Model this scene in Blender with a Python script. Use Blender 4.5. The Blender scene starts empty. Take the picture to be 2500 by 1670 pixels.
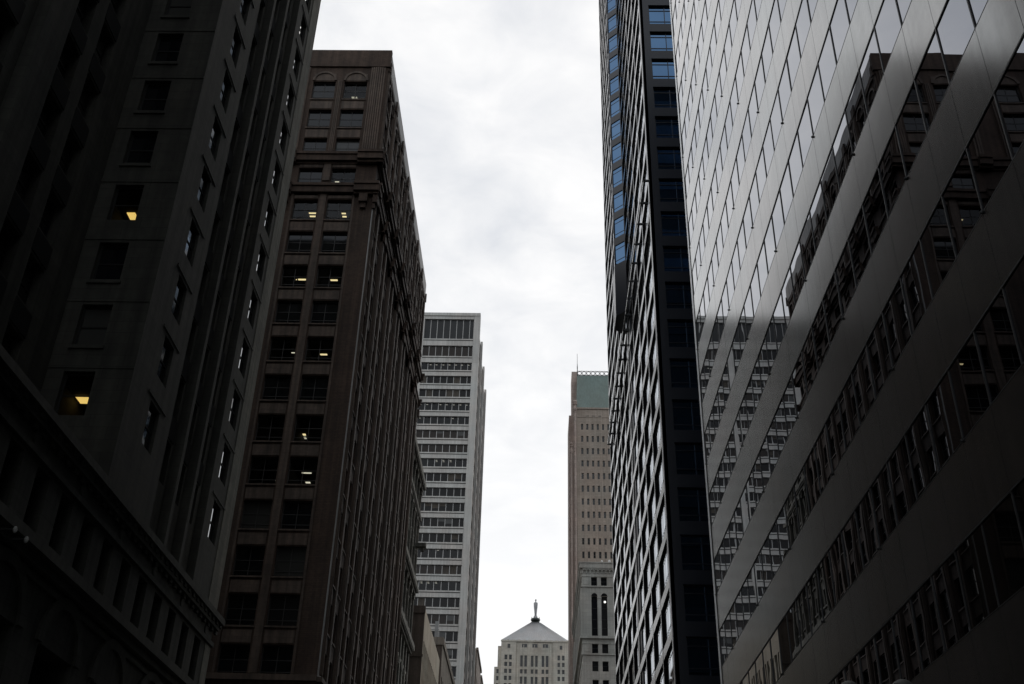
import bpy, bmesh, math, random
from mathutils import Vector, Matrix
random.seed(7)
rad = math.radians
scene = bpy.context.scene

# ------------------------------------------------------------------ camera
FPX, PITCH, YAW, ROLL, EYE = 2620.0, .548, -.031, .0289, 1.6
_f = Vector((math.cos(PITCH)*math.sin(YAW), math.cos(PITCH)*math.cos(YAW), math.sin(PITCH)))
_r0 = Vector((math.cos(YAW), -math.sin(YAW), 0)); _u0 = _r0.cross(_f)
_r = _r0*math.cos(ROLL) + _u0*math.sin(ROLL); _u = -_r0*math.sin(ROLL) + _u0*math.cos(ROLL)
cam_d = bpy.data.cameras.new('camera'); cam = bpy.data.objects.new('camera', cam_d)
scene.collection.objects.link(cam); scene.camera = cam
cam_d.sensor_width = 36; cam_d.lens = FPX/2500*36; cam_d.clip_start = .1; cam_d.clip_end = 5000
cam.matrix_world = Matrix(((_r.x, _u.x, -_f.x, 0), (_r.y, _u.y, -_f.y, 0), (_r.z, _u.z, -_f.z, EYE), (0, 0, 0, 1)))

def px(p):
    d = Vector(p) - Vector((0, 0, EYE)); z = d.dot(_f)
    if z < .5: return None
    return (1250+FPX*d.dot(_r)/z, 835-FPX*d.dot(_u)/z)

# ------------------------------------------------------------------ light
SUN_EL, SUN_AZ = 58, 20          # degrees; azimuth measured from +Y (down the street) towards +X
w = bpy.data.worlds.new('World'); scene.world = w; w.use_nodes = True
nt = w.node_tree; N = nt.nodes; L = nt.links; N.clear()
out = N.new('ShaderNodeOutputWorld'); bg = N.new('ShaderNodeBackground'); bg.inputs[1].default_value = 1.0
sky = N.new('ShaderNodeTexSky'); sky.sky_type = 'NISHITA'; sky.sun_disc = False
sky.sun_elevation = rad(SUN_EL); sky.sun_rotation = rad(SUN_AZ); sky.dust_density = 3
tc = N.new('ShaderNodeTexCoord'); mp = N.new('ShaderNodeMapping')
sepv = N.new('ShaderNodeSeparateXYZ'); L.new(tc.outputs['Generated'], sepv.inputs[0])
# project the view direction onto a flat cloud deck
zc = N.new('ShaderNodeMath'); zc.operation = 'MAXIMUM'; L.new(sepv.outputs[2], zc.inputs[0]); zc.inputs[1].default_value = .06
dx = N.new('ShaderNodeMath'); dx.operation = 'DIVIDE'; L.new(sepv.outputs[0], dx.inputs[0]); L.new(zc.outputs[0], dx.inputs[1])
dy = N.new('ShaderNodeMath'); dy.operation = 'DIVIDE'; L.new(sepv.outputs[1], dy.inputs[0]); L.new(zc.outputs[0], dy.inputs[1])
cb = N.new('ShaderNodeCombineXYZ'); L.new(dx.outputs[0], cb.inputs[0]); L.new(dy.outputs[0], cb.inputs[1])
n1 = N.new('ShaderNodeTexNoise'); n1.inputs['Scale'].default_value = 2.1; n1.inputs['Detail'].default_value = 6; n1.inputs['Roughness'].default_value = .5
n1.inputs['Distortion'].default_value = .25
L.new(cb.outputs[0], n1.inputs['Vector'])
n2 = N.new('ShaderNodeTexNoise'); n2.inputs['Scale'].default_value = 6.5; n2.inputs['Detail'].default_value = 5; n2.inputs['Roughness'].default_value = .55; n2.inputs['Distortion'].default_value = .4
L.new(cb.outputs[0], n2.inputs['Vector'])
nm = N.new('ShaderNodeMixRGB'); nm.inputs[0].default_value = .5; L.new(n1.outputs['Fac'], nm.inputs[1]); L.new(n2.outputs['Fac'], nm.inputs[2])
rp = N.new('ShaderNodeValToRGB'); L.new(nm.outputs[0], rp.inputs[0])
rp.color_ramp.elements[0].position = .38; rp.color_ramp.elements[0].color = (.77, .795, .835, 1)
rp.color_ramp.elements[1].position = .60; rp.color_ramp.elements[1].color = (1.02, 1.02, 1.02, 1)
# the deck is brighter towards the horizon ahead
hz = N.new('ShaderNodeMapRange'); L.new(sepv.outputs[2], hz.inputs[0])
hz.inputs[1].default_value = .60; hz.inputs[2].default_value = .30; hz.inputs[3].default_value = 0; hz.inputs[4].default_value = .9
mxh = N.new('ShaderNodeMixRGB'); L.new(hz.outputs[0], mxh.inputs[0]); L.new(rp.outputs[0], mxh.inputs[1]); mxh.inputs[2].default_value = (1.08, 1.08, 1.08, 1)
skm = N.new('ShaderNodeMixRGB'); skm.blend_type = 'MULTIPLY'; skm.inputs[0].default_value = 1
L.new(sky.outputs[0], skm.inputs[1]); skm.inputs[2].default_value = (.09, .09, .09, 1)
mxs = N.new('ShaderNodeMixRGB'); mxs.inputs[0].default_value = .94; L.new(skm.outputs[0], mxs.inputs[1]); L.new(mxh.outputs[0], mxs.inputs[2])
# heavier, bluer cloud behind the camera (the north)
nr = N.new('ShaderNodeMapRange'); L.new(sepv.outputs[1], nr.inputs[0]); nr.inputs[1].default_value = -.75; nr.inputs[2].default_value = .25; nr.inputs[3].default_value = 1; nr.inputs[4].default_value = 0
nb_ = N.new('ShaderNodeMixRGB'); nb_.blend_type = 'MULTIPLY'; L.new(nr.outputs[0], nb_.inputs[0]); L.new(mxs.outputs[0], nb_.inputs[1]); nb_.inputs[2].default_value = (.66, .695, .74, 1)
L.new(nb_.outputs[0], bg.inputs[0]); L.new(bg.outputs[0], out.inputs[0])

sd = bpy.data.lights.new('sun', 'SUN'); sd.energy = .5; sd.angle = rad(25); sd.color = (1, .97, .92)
so = bpy.data.objects.new('sun', sd); scene.collection.objects.link(so)
_sd = Vector((math.cos(rad(SUN_EL))*math.sin(rad(SUN_AZ)), math.cos(rad(SUN_EL))*math.cos(rad(SUN_AZ)), math.sin(rad(SUN_EL))))
so.rotation_euler = _sd.to_track_quat('Z', 'Y').to_euler(); so.location = (0, 0, 300)

scene.render.engine = 'CYCLES'
scene.cycles.max_bounces = 7; scene.cycles.diffuse_bounces = 4; scene.cycles.glossy_bounces = 4; scene.cycles.transmission_bounces = 4
scene.view_settings.view_transform = 'Standard'; scene.view_settings.look = 'None'; scene.view_settings.exposure = 0; scene.view_settings.gamma = 1
scene.render.resolution_x = 1024; scene.render.resolution_y = 684

# ------------------------------------------------------------------ materials
MATS = {}
def principled(name):
    m = bpy.data.materials.new(name); m.use_nodes = True
    return m, m.node_tree, m.node_tree.nodes['Principled BSDF']

def stone(name, col, rough=.8, var=.25, scale=.35, block=None, streak=.3, bump=.25, fine=3.0, metal=0, spec=.4, seam=.75):
    """wall material: soft mottling, vertical rain streaks, optional block joints"""
    if name in MATS: return MATS[name]
    m, t, b = principled(name); Nn = t.nodes; Ll = t.links
    tcx = Nn.new('ShaderNodeTexCoord'); src = tcx.outputs['Object']
    na = Nn.new('ShaderNodeTexNoise'); na.inputs['Scale'].default_value = scale; na.inputs['Detail'].default_value = 5; Ll.new(src, na.inputs['Vector'])
    mps = Nn.new('ShaderNodeMapping'); mps.inputs['Scale'].default_value = (2.2, 2.2, .07); Ll.new(src, mps.inputs['Vector'])
    ns = Nn.new('ShaderNodeTexNoise'); ns.inputs['Scale'].default_value = 1; ns.inputs['Detail'].default_value = 4; Ll.new(mps.outputs[0], ns.inputs['Vector'])
    nf = Nn.new('ShaderNodeTexNoise'); nf.inputs['Scale'].default_value = fine; nf.inputs['Detail'].default_value = 6; Ll.new(src, nf.inputs['Vector'])
    def rng(sock, amp):
        r = Nn.new('ShaderNodeMapRange'); Ll.new(sock, r.inputs[0]); r.inputs[1].default_value = .3; r.inputs[2].default_value = .7
        r.inputs[3].default_value = 1-amp; r.inputs[4].default_value = 1+amp*.6; return r.outputs[0]
    def mul(a, c):
        x = Nn.new('ShaderNodeMath'); x.operation = 'MULTIPLY'; Ll.new(a, x.inputs[0]); Ll.new(c, x.inputs[1]); return x.outputs[0]
    v = mul(mul(rng(na.outputs[0], var), rng(ns.outputs[0], streak)), rng(nf.outputs[0], var*.6))
    if block:
        # joints on whichever vertical face: run the brick pattern along x+y
        sp = Nn.new('ShaderNodeSeparateXYZ'); Ll.new(src, sp.inputs[0])
        ad = Nn.new('ShaderNodeMath'); ad.operation = 'ADD'; Ll.new(sp.outputs[0], ad.inputs[0]); Ll.new(sp.outputs[1], ad.inputs[1])
        cc = Nn.new('ShaderNodeCombineXYZ'); Ll.new(ad.outputs[0], cc.inputs[0]); Ll.new(sp.outputs[2], cc.inputs[1])
        br = Nn.new('ShaderNodeTexBrick'); Ll.new(cc.outputs[0], br.inputs['Vector']); br.inputs['Scale'].default_value = 1
        br.inputs['Brick Width'].default_value = block[0]; br.inputs['Row Height'].default_value = block[1]; br.inputs['Mortar Size'].default_value = block[2]
        br.inputs['Color1'].default_value = (1, 1, 1, 1); br.inputs['Color2'].default_value = (.86, .86, .86, 1); br.inputs['Mortar'].default_value = (seam*.75,)*3+(1,)
        bw = Nn.new('ShaderNodeRGBToBW'); Ll.new(br.outputs['Color'], bw.inputs[0]); v = mul(v, bw.outputs[0])
    cm = Nn.new('ShaderNodeMixRGB'); cm.blend_type = 'MULTIPLY'; cm.inputs[0].default_value = 1; cm.inputs[1].default_value = (*col, 1); Ll.new(v, cm.inputs[2])
    # a little hue drift
    hm = Nn.new('ShaderNodeMixRGB'); hm.blend_type = 'MULTIPLY'; hm.inputs[0].default_value = .5; Ll.new(cm.outputs[0], hm.inputs[1])
    hr = Nn.new('ShaderNodeValToRGB'); hr.color_ramp.elements[0].color = (1, .93, .86, 1); hr.color_ramp.elements[1].color = (.93, 1, .98, 1)
    hr.color_ramp.elements[0].position = .35; hr.color_ramp.elements[1].position = .65
    nh = Nn.new('ShaderNodeTexNoise'); nh.inputs['Scale'].default_value = .12; Ll.new(src, nh.inputs['Vector']); Ll.new(nh.outputs[0], hr.inputs[0]); Ll.new(hr.outputs[0], hm.inputs[2])
    Ll.new(hm.outputs[0], b.inputs['Base Color'])
    b.inputs['Roughness'].default_value = rough; b.inputs['Metallic'].default_value = metal; b.inputs['Specular IOR Level'].default_value = spec
    bp = Nn.new('ShaderNodeBump'); bp.inputs['Strength'].default_value = bump; bp.inputs['Distance'].default_value = .03
    Ll.new(nf.outputs[0], bp.inputs['Height']); Ll.new(bp.outputs[0], b.inputs['Normal'])
    MATS[name] = m; return m

def glass(name, col=(.008, .009, .010), metal=0.0, rough=.03, wave=.0, wscale=.7, spec=.5):
    if name in MATS: return MATS[name]
    m, t, b = principled(name); Nn = t.nodes; Ll = t.links
    b.inputs['Base Color'].default_value = (*col, 1); b.inputs['Metallic'].default_value = metal
    b.inputs['Roughness'].default_value = rough; b.inputs['Specular IOR Level'].default_value = spec
    if wave:
        tcx = Nn.new('ShaderNodeTexCoord'); nz = Nn.new('ShaderNodeTexNoise'); nz.inputs['Scale'].default_value = wscale; nz.inputs['Detail'].default_value = 1
        Ll.new(tcx.outputs['Object'], nz.inputs['Vector'])
        bp = Nn.new('ShaderNodeBump'); bp.inputs['Strength'].default_value = 1; bp.inputs['Distance'].default_value = wave
        Ll.new(nz.outputs[0], bp.inputs['Height']); Ll.new(bp.outputs[0], b.inputs['Normal'])
    MATS[name] = m; return m

def flat(name, col, rough=.6, metal=0.0, emit=None, spec=.5):
    if name in MATS: return MATS[name]
    m, t, b = principled(name)
    b.inputs['Base Color'].default_value = (*col, 1); b.inputs['Roughness'].default_value = rough; b.inputs['Metallic'].default_value = metal
    b.inputs['Specular IOR Level'].default_value = spec
    nz = t.nodes.new('ShaderNodeTexNoise'); nz.inputs['Scale'].default_value = 1.3
    r = t.nodes.new('ShaderNodeMapRange'); r.inputs[3].default_value = max(.02, rough-.08); r.inputs[4].default_value = min(1, rough+.08)
    t.links.new(nz.outputs[0], r.inputs[0]); t.links.new(r.outputs[0], b.inputs['Roughness'])
    if emit:
        b.inputs['Emission Color'].default_value = (*emit[0], 1); b.inputs['Emission Strength'].default_value = emit[1]
    MATS[name] = m; return m

def clear_glass(name):
    if name in MATS: return MATS[name]
    m = bpy.data.materials.new(name); m.use_nodes = True; t = m.node_tree; t.nodes.clear()
    o = t.nodes.new('ShaderNodeOutputMaterial'); tr = t.nodes.new('ShaderNodeBsdfTransparent'); tr.inputs[0].default_value = (.8, .83, .82, 1)
    gl = t.nodes.new('ShaderNodeBsdfGlossy'); gl.inputs['Roughness'].default_value = .02
    lw = t.nodes.new('ShaderNodeLayerWeight'); pw = t.nodes.new('ShaderNodeMath'); pw.operation = 'POWER'; t.links.new(lw.outputs['Facing'], pw.inputs[0]); pw.inputs[1].default_value = 5
    fr = t.nodes.new('ShaderNodeMath'); fr.operation = 'MULTIPLY_ADD'; t.links.new(pw.outputs[0], fr.inputs[0]); fr.inputs[1].default_value = .9; fr.inputs[2].default_value = .04; lw.inputs[0].default_value = .5; mx = t.nodes.new('ShaderNodeMixShader')
    t.links.new(fr.outputs[0], mx.inputs[0]); t.links.new(tr.outputs[0], mx.inputs[1]); t.links.new(gl.outputs[0], mx.inputs[2]); t.links.new(mx.outputs[0], o.inputs[0])
    MATS[name] = m; return m

GLASS = glass('window_glass', rough=.04, wave=.003)
GLASS2 = glass('window_glass_dim', col=(.022, .022, .021), rough=.07, wave=.003)
BLIND = glass('window_blind_behind_glass', col=(.055, .055, .05), rough=.15)
CLEAR = clear_glass('clear_window_glass')
WARM = flat('ceiling_lamp_warm', (.9, .8, .5), emit=((1, .80, .42), 1.05))
PALE = flat('ceiling_lamp_pale', (.9, .9, .8), emit=((1, .92, .70), .75))
DIM = flat('ceiling_lamp_dim', (.8, .8, .75), emit=((1, .94, .82), .35))
AMBER = flat('ceiling_lamp_amber', (.9, .7, .3), emit=((1, .66, .18), 1.0))
ROOM = flat('room_dark', (.03, .028, .025), .9)

# ------------------------------------------------------------------ mesh helpers
class MB:
    def __init__(s): s.v = []; s.f = []; s.m = []; s.mats = []
    def mi(s, m):
        if m not in s.mats: s.mats.append(m)
        return s.mats.index(m)
    def face(s, pts, m):
        k = len(s.v); s.v += [tuple(p) for p in pts]; s.f.append(tuple(range(k, k+len(pts)))); s.m.append(s.mi(m))
    def hexa(s, P, m):      # 8 points: bottom ring 0-3, top ring 4-7
        k = len(s.v); s.v += [tuple(p) for p in P]; i = s.mi(m)
        for q in ((3, 2, 1, 0), (4, 5, 6, 7), (0, 1, 5, 4), (1, 2, 6, 5), (2, 3, 7, 6), (3, 0, 4, 7)):
            s.f.append(tuple(k+a for a in q)); s.m.append(i)
    def box(s, x0, x1, y0, y1, z0, z1, m):
        s.hexa([(x0, y0, z0), (x1, y0, z0), (x1, y1, z0), (x0, y1, z0), (x0, y0, z1), (x1, y0, z1), (x1, y1, z1), (x0, y1, z1)], m)
    def add(s, o):
        k = len(s.v); s.v += o.v; idx = [s.mi(m) for m in o.mats]
        s.f += [tuple(a+k for a in q) for q in o.f]; s.m += [idx[i] for i in o.m]
    def lathe(s, cx, cy, prof, m, n=16, sy=1.0):
        k = len(s.v); i = s.mi(m)
        for r, z in prof:
            for a in range(n): s.v.append((cx+r*math.cos(2*math.pi*a/n), cy+sy*r*math.sin(2*math.pi*a/n), z))
        for j in range(len(prof)-1):
            for a in range(n):
                b = (a+1) % n; s.f.append((k+j*n+a, k+j*n+b, k+(j+1)*n+b, k+(j+1)*n+a)); s.m.append(i)
        s.f.append(tuple(k+a for a in range(n))[::-1]); s.m.append(i)
        s.f.append(tuple(k+(len(prof)-1)*n+a for a in range(n))); s.m.append(i)
    def build(s, name, parent=None, **props):
        me = bpy.data.meshes.new(name)
        base = parent_base(parent)
        me.from_pydata([(x-base[0], y-base[1], z-base[2]) for x, y, z in s.v], [], s.f)
        for m in s.mats: me.materials.append(m)
        me.polygons.foreach_set('material_index', s.m); me.update()
        o = bpy.data.objects.new(name, me); scene.collection.objects.link(o)
        if parent: o.parent = parent
        for a, b in props.items(): o[a] = b
        return o

def parent_base(p):
    b = [0, 0, 0]
    while p:
        for i in range(3): b[i] += p.location[i]
        p = p.parent
    return b

def thing(name, label, cat, loc, group=None):
    o = bpy.data.objects.new(name, None); scene.collection.objects.link(o); o.location = loc
    o['label'] = label; o['category'] = cat
    if group: o['group'] = group
    return o

class Fr:
    """a vertical facade frame: u runs along the wall, z up, d outwards"""
    def __init__(s, ox, oy, ux, uy, nx, ny): s.o = (ox, oy); s.u = (ux, uy); s.n = (nx, ny)
    def P(s, u, z, d=0): return (s.o[0]+s.u[0]*u+s.n[0]*d, s.o[1]+s.u[1]*u+s.n[1]*d, z)
    def box(s, mb, u0, u1, z0, z1, d0, d1, m):
        mb.hexa([s.P(u0, z0, d0), s.P(u1, z0, d0), s.P(u1, z0, d1), s.P(u0, z0, d1), s.P(u0, z1, d0), s.P(u1, z1, d0), s.P(u1, z1, d1), s.P(u0, z1, d1)], m)
    def quad(s, mb, u0, u1, z0, z1, d, m): mb.face([s.P(u0, z0, d), s.P(u1, z0, d), s.P(u1, z1, d), s.P(u0, z1, d)], m)
    def arch(s, mb, uc, z, r0, r1, d0, d1, m, n=12):      # half ring standing proud of the wall
        for k in range(n):
            a, b = math.pi*k/n, math.pi*(k+1)/n
            q = [(uc+r*math.cos(t), z+r*math.sin(t)) for r in (r0, r1) for t in (a, b)]
            A, B, Cc, D = q[0], q[1], q[3], q[2]
            mb.hexa([s.P(*A, d0), s.P(*B, d0), s.P(*B, d1), s.P(*A, d1), s.P(*D, d0), s.P(*Cc, d0), s.P(*Cc, d1), s.P(*D, d1)], m)

def wall(F, mb, u0, u1, z0, z1, cols, rows, depth, m, rev=None, skip=None):
    """wall face with real openings and reveals; returns the openings"""
    rev = rev or m; cols = sorted(cols); rows = sorted(rows); e = u0; holes = []
    for a, b in cols+[(u1, u1)]:
        if a > e: F.quad(mb, e, a, z0, z1, 0, m)
        e = b
    for a, b in cols:
        zz = z0
        for c, d in rows:
            if skip and skip(a, c): continue
            if c > zz: F.quad(mb, a, b, zz, c, 0, m)
            zz = d; holes.append((a, b, c, d))
            D = -depth
            mb.face([F.P(a, c, 0), F.P(b, c, 0), F.P(b, c, D), F.P(a, c, D)], rev); mb.face([F.P(a, d, 0), F.P(b, d, 0), F.P(b, d, D), F.P(a, d, D)], rev)
            mb.face([F.P(a, c, 0), F.P(a, d, 0), F.P(a, d, D), F.P(a, c, D)], rev); mb.face([F.P(b, c, 0), F.P(b, d, 0), F.P(b, d, D), F.P(b, c, D)], rev)
        if z1 > zz: F.quad(mb, a, b, zz, z1, 0, m)
    return holes

def win(F, a, b, c, d, depth, fm, gm=None, nv=(.5,), nh=(.5,), bw=.06, fr=.08, proud=.04, tilt=0, slope=0, sill=None):
    """one window: glazing behind a frame with glazing bars; sits back in its opening"""
    mb = MB(); D = -depth+.004
    g = gm or random.choices([GLASS, GLASS2, BLIND], [6, 3, 1])[0]
    t = [random.uniform(-tilt, tilt) for _ in range(3)]; t[1] -= slope*(b-a)
    mb.face([F.P(a, c, D+t[0]), F.P(b, c, D+t[1]), F.P(b, d, D+t[1]+t[2]), F.P(a, d, D+t[0]+t[2])], g)
    w, h = b-a, d-c; E = D+proud+.01
    F.box(mb, a, b, c, c+fr, D, E, fm); F.box(mb, a, b, d-fr, d, D, E, fm)
    F.box(mb, a, a+fr, c+fr, d-fr, D, E, fm); F.box(mb, b-fr, b, c+fr, d-fr, D, E, fm)
    for x in nv: F.box(mb, a+w*x-bw/2, a+w*x+bw/2, c+fr, d-fr, D, E-.006, fm)
    for y in nh: F.box(mb, a+fr, b-fr, c+h*y-bw/2, c+h*y+bw/2, D, E-.012, fm)
    for (u0, u1, z0, z1, d1, m_) in (sill or ()): F.box(mb, u0, u1, z0, z1, .004, d1, m_)
    return mb

def area(mb):
    P = [px(v) for v in mb.v[:4]]
    if any(p is None for p in P): return 0
    xs = [min(max(p[0], 0), 2500) for p in P]; ys = [min(max(p[1], 0), 1670) for p in P]
    if max(xs)-min(xs) < .5 or max(ys)-min(ys) < .5: return 0
    s = 0
    for i in range(4): s += xs[i]*ys[(i+1) % 4]-xs[(i+1) % 4]*ys[i]
    return abs(s)/2

def split_pane(t, name, parent):
    """large windows: the pane becomes a sub-part of the framed window"""
    if 'window' not in name or area(t) < 250 or len(t.f) < 8: return t.build(name, parent)
    p = MB(); p.face(t.v[:4], t.mats[t.m[0]]); t.f = t.f[1:]; t.m = t.m[1:]
    o = t.build(name, parent); p.build('pane', o); return o

def put(items, name, parent, hidden_name=None, limit=98):
    """the largest ones in view are parts of their own; those too many or out of view become one part"""
    items = sorted(items, key=lambda t: -area(t)); seen = [t for t in items if area(t) > 0][:limit]
    rest = [t for t in items if t not in seen]
    objs = [split_pane(t, name, parent) for t in seen]
    if rest:
        m = MB()
        for t in rest: m.add(t)
        m.build(name, parent, kind='stuff')
    return objs

def room(F, a, b, c, d, depth, lamps, parent_win, deep=5.0):
    """a dark room behind a clear window with lamps on its ceiling; lamps: (x0,x1,y0,y1,material)"""
    mb = MB(); D0, D1 = -depth-.02, -depth-deep; z0, z1 = c-.9, d+.25
    u0, u1 = a-.7, b+.45
    for q in ([(u0, z0, D0), (u1, z0, D0), (u1, z0, D1), (u0, z0, D1)], [(u0, z1, D0), (u1, z1, D0), (u1, z1, D1), (u0, z1, D1)],
              [(u0, z0, D1), (u1, z0, D1), (u1, z1, D1), (u0, z1, D1)], [(u0, z0, D0), (u0, z1, D0), (u0, z1, D1), (u0, z0, D1)], [(u1, z0, D0), (u1, z1, D0), (u1, z1, D1), (u1, z0, D1)]):
        mb.face([F.P(*p) for p in q], ROOM)
    mb.build('room_interior', parent_win)
    for (x0, x1, y0, y1, m) in lamps:
        lb = MB(); lb.box(x0, x1, y0, y1, z1-.06, z1-.02, m); lb.build('ceiling_lamp', parent_win)

def top(mb, x0, x1, y0, y1, z, m):
    mb.face([(x0, y0, z), (x1, y0, z), (x1, y1, z), (x0, y1, z)], m)

# ================================================================== GROUND
asph = stone('asphalt', (.035, .035, .036), .9, .3, .5, streak=.1)
conc = stone('pavement_concrete', (.12, .115, .105), .85, .25, .4, block=(1.5, 1.5, .02), streak=.05)
g = MB(); g.face([(-3000, -3000, -.02), (3000, -3000, -.02), (3000, 3000, -.02), (-3000, 3000, -.02)], asph); g.build('ground', kind='structure')
g = MB(); g.face([(-12, -60, 0), (5.6, -60, 0), (5.6, 505, 0), (-12, 505, 0)], asph)
paint = flat('road_paint', (.6, .58, .5), .7)
for y in range(-50, 480, 9): g.face([(-3.3, y, .004), (-3.18, y, .004), (-3.18, y+3, .004), (-3.3, y+3, .004)], paint)
g.build('road', kind='structure')
for s, x0, x1 in (('pavement', -18.1, -12), ('pavement', 5.6, 10)):
    g = MB()
    for a, b in ((-60, 59.5), (89.8, 505)) if x0 < 0 else ((-60, 59.5), (78.6, 505)):
        g.box(x0, x1, a, b, -.01, .14, conc)
        k = x1 if x0 < 0 else x0
        g.box(k-.1, k+.1, a, b, -.01, .155, conc)
    g.build(s, kind='structure')

# ================================================================== NEAR DARK STONE BUILDING (left edge of the picture)
def near():
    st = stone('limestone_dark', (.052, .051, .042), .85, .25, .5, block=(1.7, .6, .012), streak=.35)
    sp = flat('dark_bronze_spandrel', (.014, .014, .013), .75, spec=.15)
    fm = flat('dark_window_frame', (.015, .015, .014), .6, spec=.2)
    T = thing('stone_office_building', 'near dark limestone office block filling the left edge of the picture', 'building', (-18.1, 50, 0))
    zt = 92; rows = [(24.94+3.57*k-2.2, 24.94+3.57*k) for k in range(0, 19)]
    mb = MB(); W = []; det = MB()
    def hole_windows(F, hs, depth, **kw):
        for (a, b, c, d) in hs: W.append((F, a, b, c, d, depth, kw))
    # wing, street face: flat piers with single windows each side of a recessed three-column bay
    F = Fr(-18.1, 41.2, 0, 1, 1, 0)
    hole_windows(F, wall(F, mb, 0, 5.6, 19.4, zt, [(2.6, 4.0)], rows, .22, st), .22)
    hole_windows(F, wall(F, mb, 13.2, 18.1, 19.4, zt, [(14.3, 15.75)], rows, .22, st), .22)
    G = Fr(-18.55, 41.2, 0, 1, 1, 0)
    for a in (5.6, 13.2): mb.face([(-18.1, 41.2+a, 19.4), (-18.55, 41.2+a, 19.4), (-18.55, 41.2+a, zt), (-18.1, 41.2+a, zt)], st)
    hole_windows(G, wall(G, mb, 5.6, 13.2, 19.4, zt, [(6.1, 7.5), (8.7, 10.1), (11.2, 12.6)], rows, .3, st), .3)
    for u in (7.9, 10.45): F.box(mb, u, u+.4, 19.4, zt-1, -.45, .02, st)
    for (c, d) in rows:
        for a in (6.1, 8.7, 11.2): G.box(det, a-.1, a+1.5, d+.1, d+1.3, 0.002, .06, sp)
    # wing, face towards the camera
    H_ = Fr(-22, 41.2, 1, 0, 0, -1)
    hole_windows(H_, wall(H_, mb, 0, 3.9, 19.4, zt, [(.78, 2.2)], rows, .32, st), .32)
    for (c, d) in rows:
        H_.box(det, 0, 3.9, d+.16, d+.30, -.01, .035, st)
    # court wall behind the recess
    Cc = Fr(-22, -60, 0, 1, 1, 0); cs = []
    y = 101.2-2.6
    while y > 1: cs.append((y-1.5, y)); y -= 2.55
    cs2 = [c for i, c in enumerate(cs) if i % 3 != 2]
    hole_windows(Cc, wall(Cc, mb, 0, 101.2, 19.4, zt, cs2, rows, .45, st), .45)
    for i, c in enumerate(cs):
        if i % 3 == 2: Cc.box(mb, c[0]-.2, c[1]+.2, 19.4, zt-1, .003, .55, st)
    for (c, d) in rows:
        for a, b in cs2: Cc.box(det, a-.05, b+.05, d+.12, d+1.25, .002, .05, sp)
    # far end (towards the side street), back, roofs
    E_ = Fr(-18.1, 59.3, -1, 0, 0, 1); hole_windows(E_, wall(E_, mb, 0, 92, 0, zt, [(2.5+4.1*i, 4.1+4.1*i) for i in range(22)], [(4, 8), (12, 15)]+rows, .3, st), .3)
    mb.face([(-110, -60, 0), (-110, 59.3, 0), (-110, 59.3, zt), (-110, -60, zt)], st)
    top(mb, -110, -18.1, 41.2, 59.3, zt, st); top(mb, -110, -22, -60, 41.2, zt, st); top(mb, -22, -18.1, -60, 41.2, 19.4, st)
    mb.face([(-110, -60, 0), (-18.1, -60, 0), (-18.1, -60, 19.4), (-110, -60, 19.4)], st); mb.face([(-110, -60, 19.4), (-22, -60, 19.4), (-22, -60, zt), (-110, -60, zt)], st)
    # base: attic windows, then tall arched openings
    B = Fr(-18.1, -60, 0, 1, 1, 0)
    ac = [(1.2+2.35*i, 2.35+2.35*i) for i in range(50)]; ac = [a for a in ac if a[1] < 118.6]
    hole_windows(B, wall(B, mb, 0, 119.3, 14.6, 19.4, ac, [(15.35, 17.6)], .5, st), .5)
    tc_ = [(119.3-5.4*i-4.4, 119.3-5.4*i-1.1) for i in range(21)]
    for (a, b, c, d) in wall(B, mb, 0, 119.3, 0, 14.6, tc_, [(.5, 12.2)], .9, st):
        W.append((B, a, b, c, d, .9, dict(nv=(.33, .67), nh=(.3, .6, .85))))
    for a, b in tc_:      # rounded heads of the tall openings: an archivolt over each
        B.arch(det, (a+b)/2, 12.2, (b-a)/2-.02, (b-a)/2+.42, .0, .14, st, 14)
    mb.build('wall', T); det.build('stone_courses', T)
    cl = stone('limestone_pale', (.15, .145, .12), .85, .25, .5, block=(.9, .6, .012), streak=.4)  # paler limestone tone for the far corner pier
    c_ = MB(); F.box(c_, 16.3, 18.13, 19.6, zt-1, .0, .04, cl); F.box(c_, 16.9, 18.13, 0, 13.8, .0, .04, cl); F.box(c_, 17.1, 18.13, 15.1, 17.7, .0, .04, cl); c_.build('corner_pier', T, label='paler stone pier at the far corner')
    for nm, z0, z1, pr in (('cornice', 19.05, 19.4, .48), ('cornice', 18.7, 19.05, .28), ('cornice', 17.75, 18.0, .16), ('cornice', 14.6, 15.0, .6), ('cornice', 14.3, 14.6, .3), ('cornice', 13.9, 14.1, .12)):
        c_ = MB(); B.box(c_, 0, 119.3+pr, z0+.003, z1, -.3, pr, st)
        if z1 > 19:
            for i in range(150): B.box(c_, .2+.8*i, .55+.8*i, z0-.18, z0+.003, .02, pr-.12, st)
        c_.build(nm, T)
    c_ = MB(); F.box(c_, -.2, 18.5, zt, zt+1.2, -1, .5, st); c_.build('roof_cornice', T)
    for i in range(24):      # round medallions on the frieze
        m_ = MB(); y = 59.3-1.3-4.7*i; n = 14
        ring = [(y+.28*math.cos(2*math.pi*k/n), 18.35+.3*math.sin(2*math.pi*k/n)) for k in range(n)]
        m_.face([(-18.02, a, b) for a, b in ring], st)
        for k in range(n):
            a, b = ring[k], ring[(k+1) % n]; m_.face([(-18.1, *a), (-18.1, *b), (-18.02, *b), (-18.02, *a)], st)
        if px((-18, y, 18.35)) and px((-18, y, 18.35))[0] > 0: m_.build('medallion', T)
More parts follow.
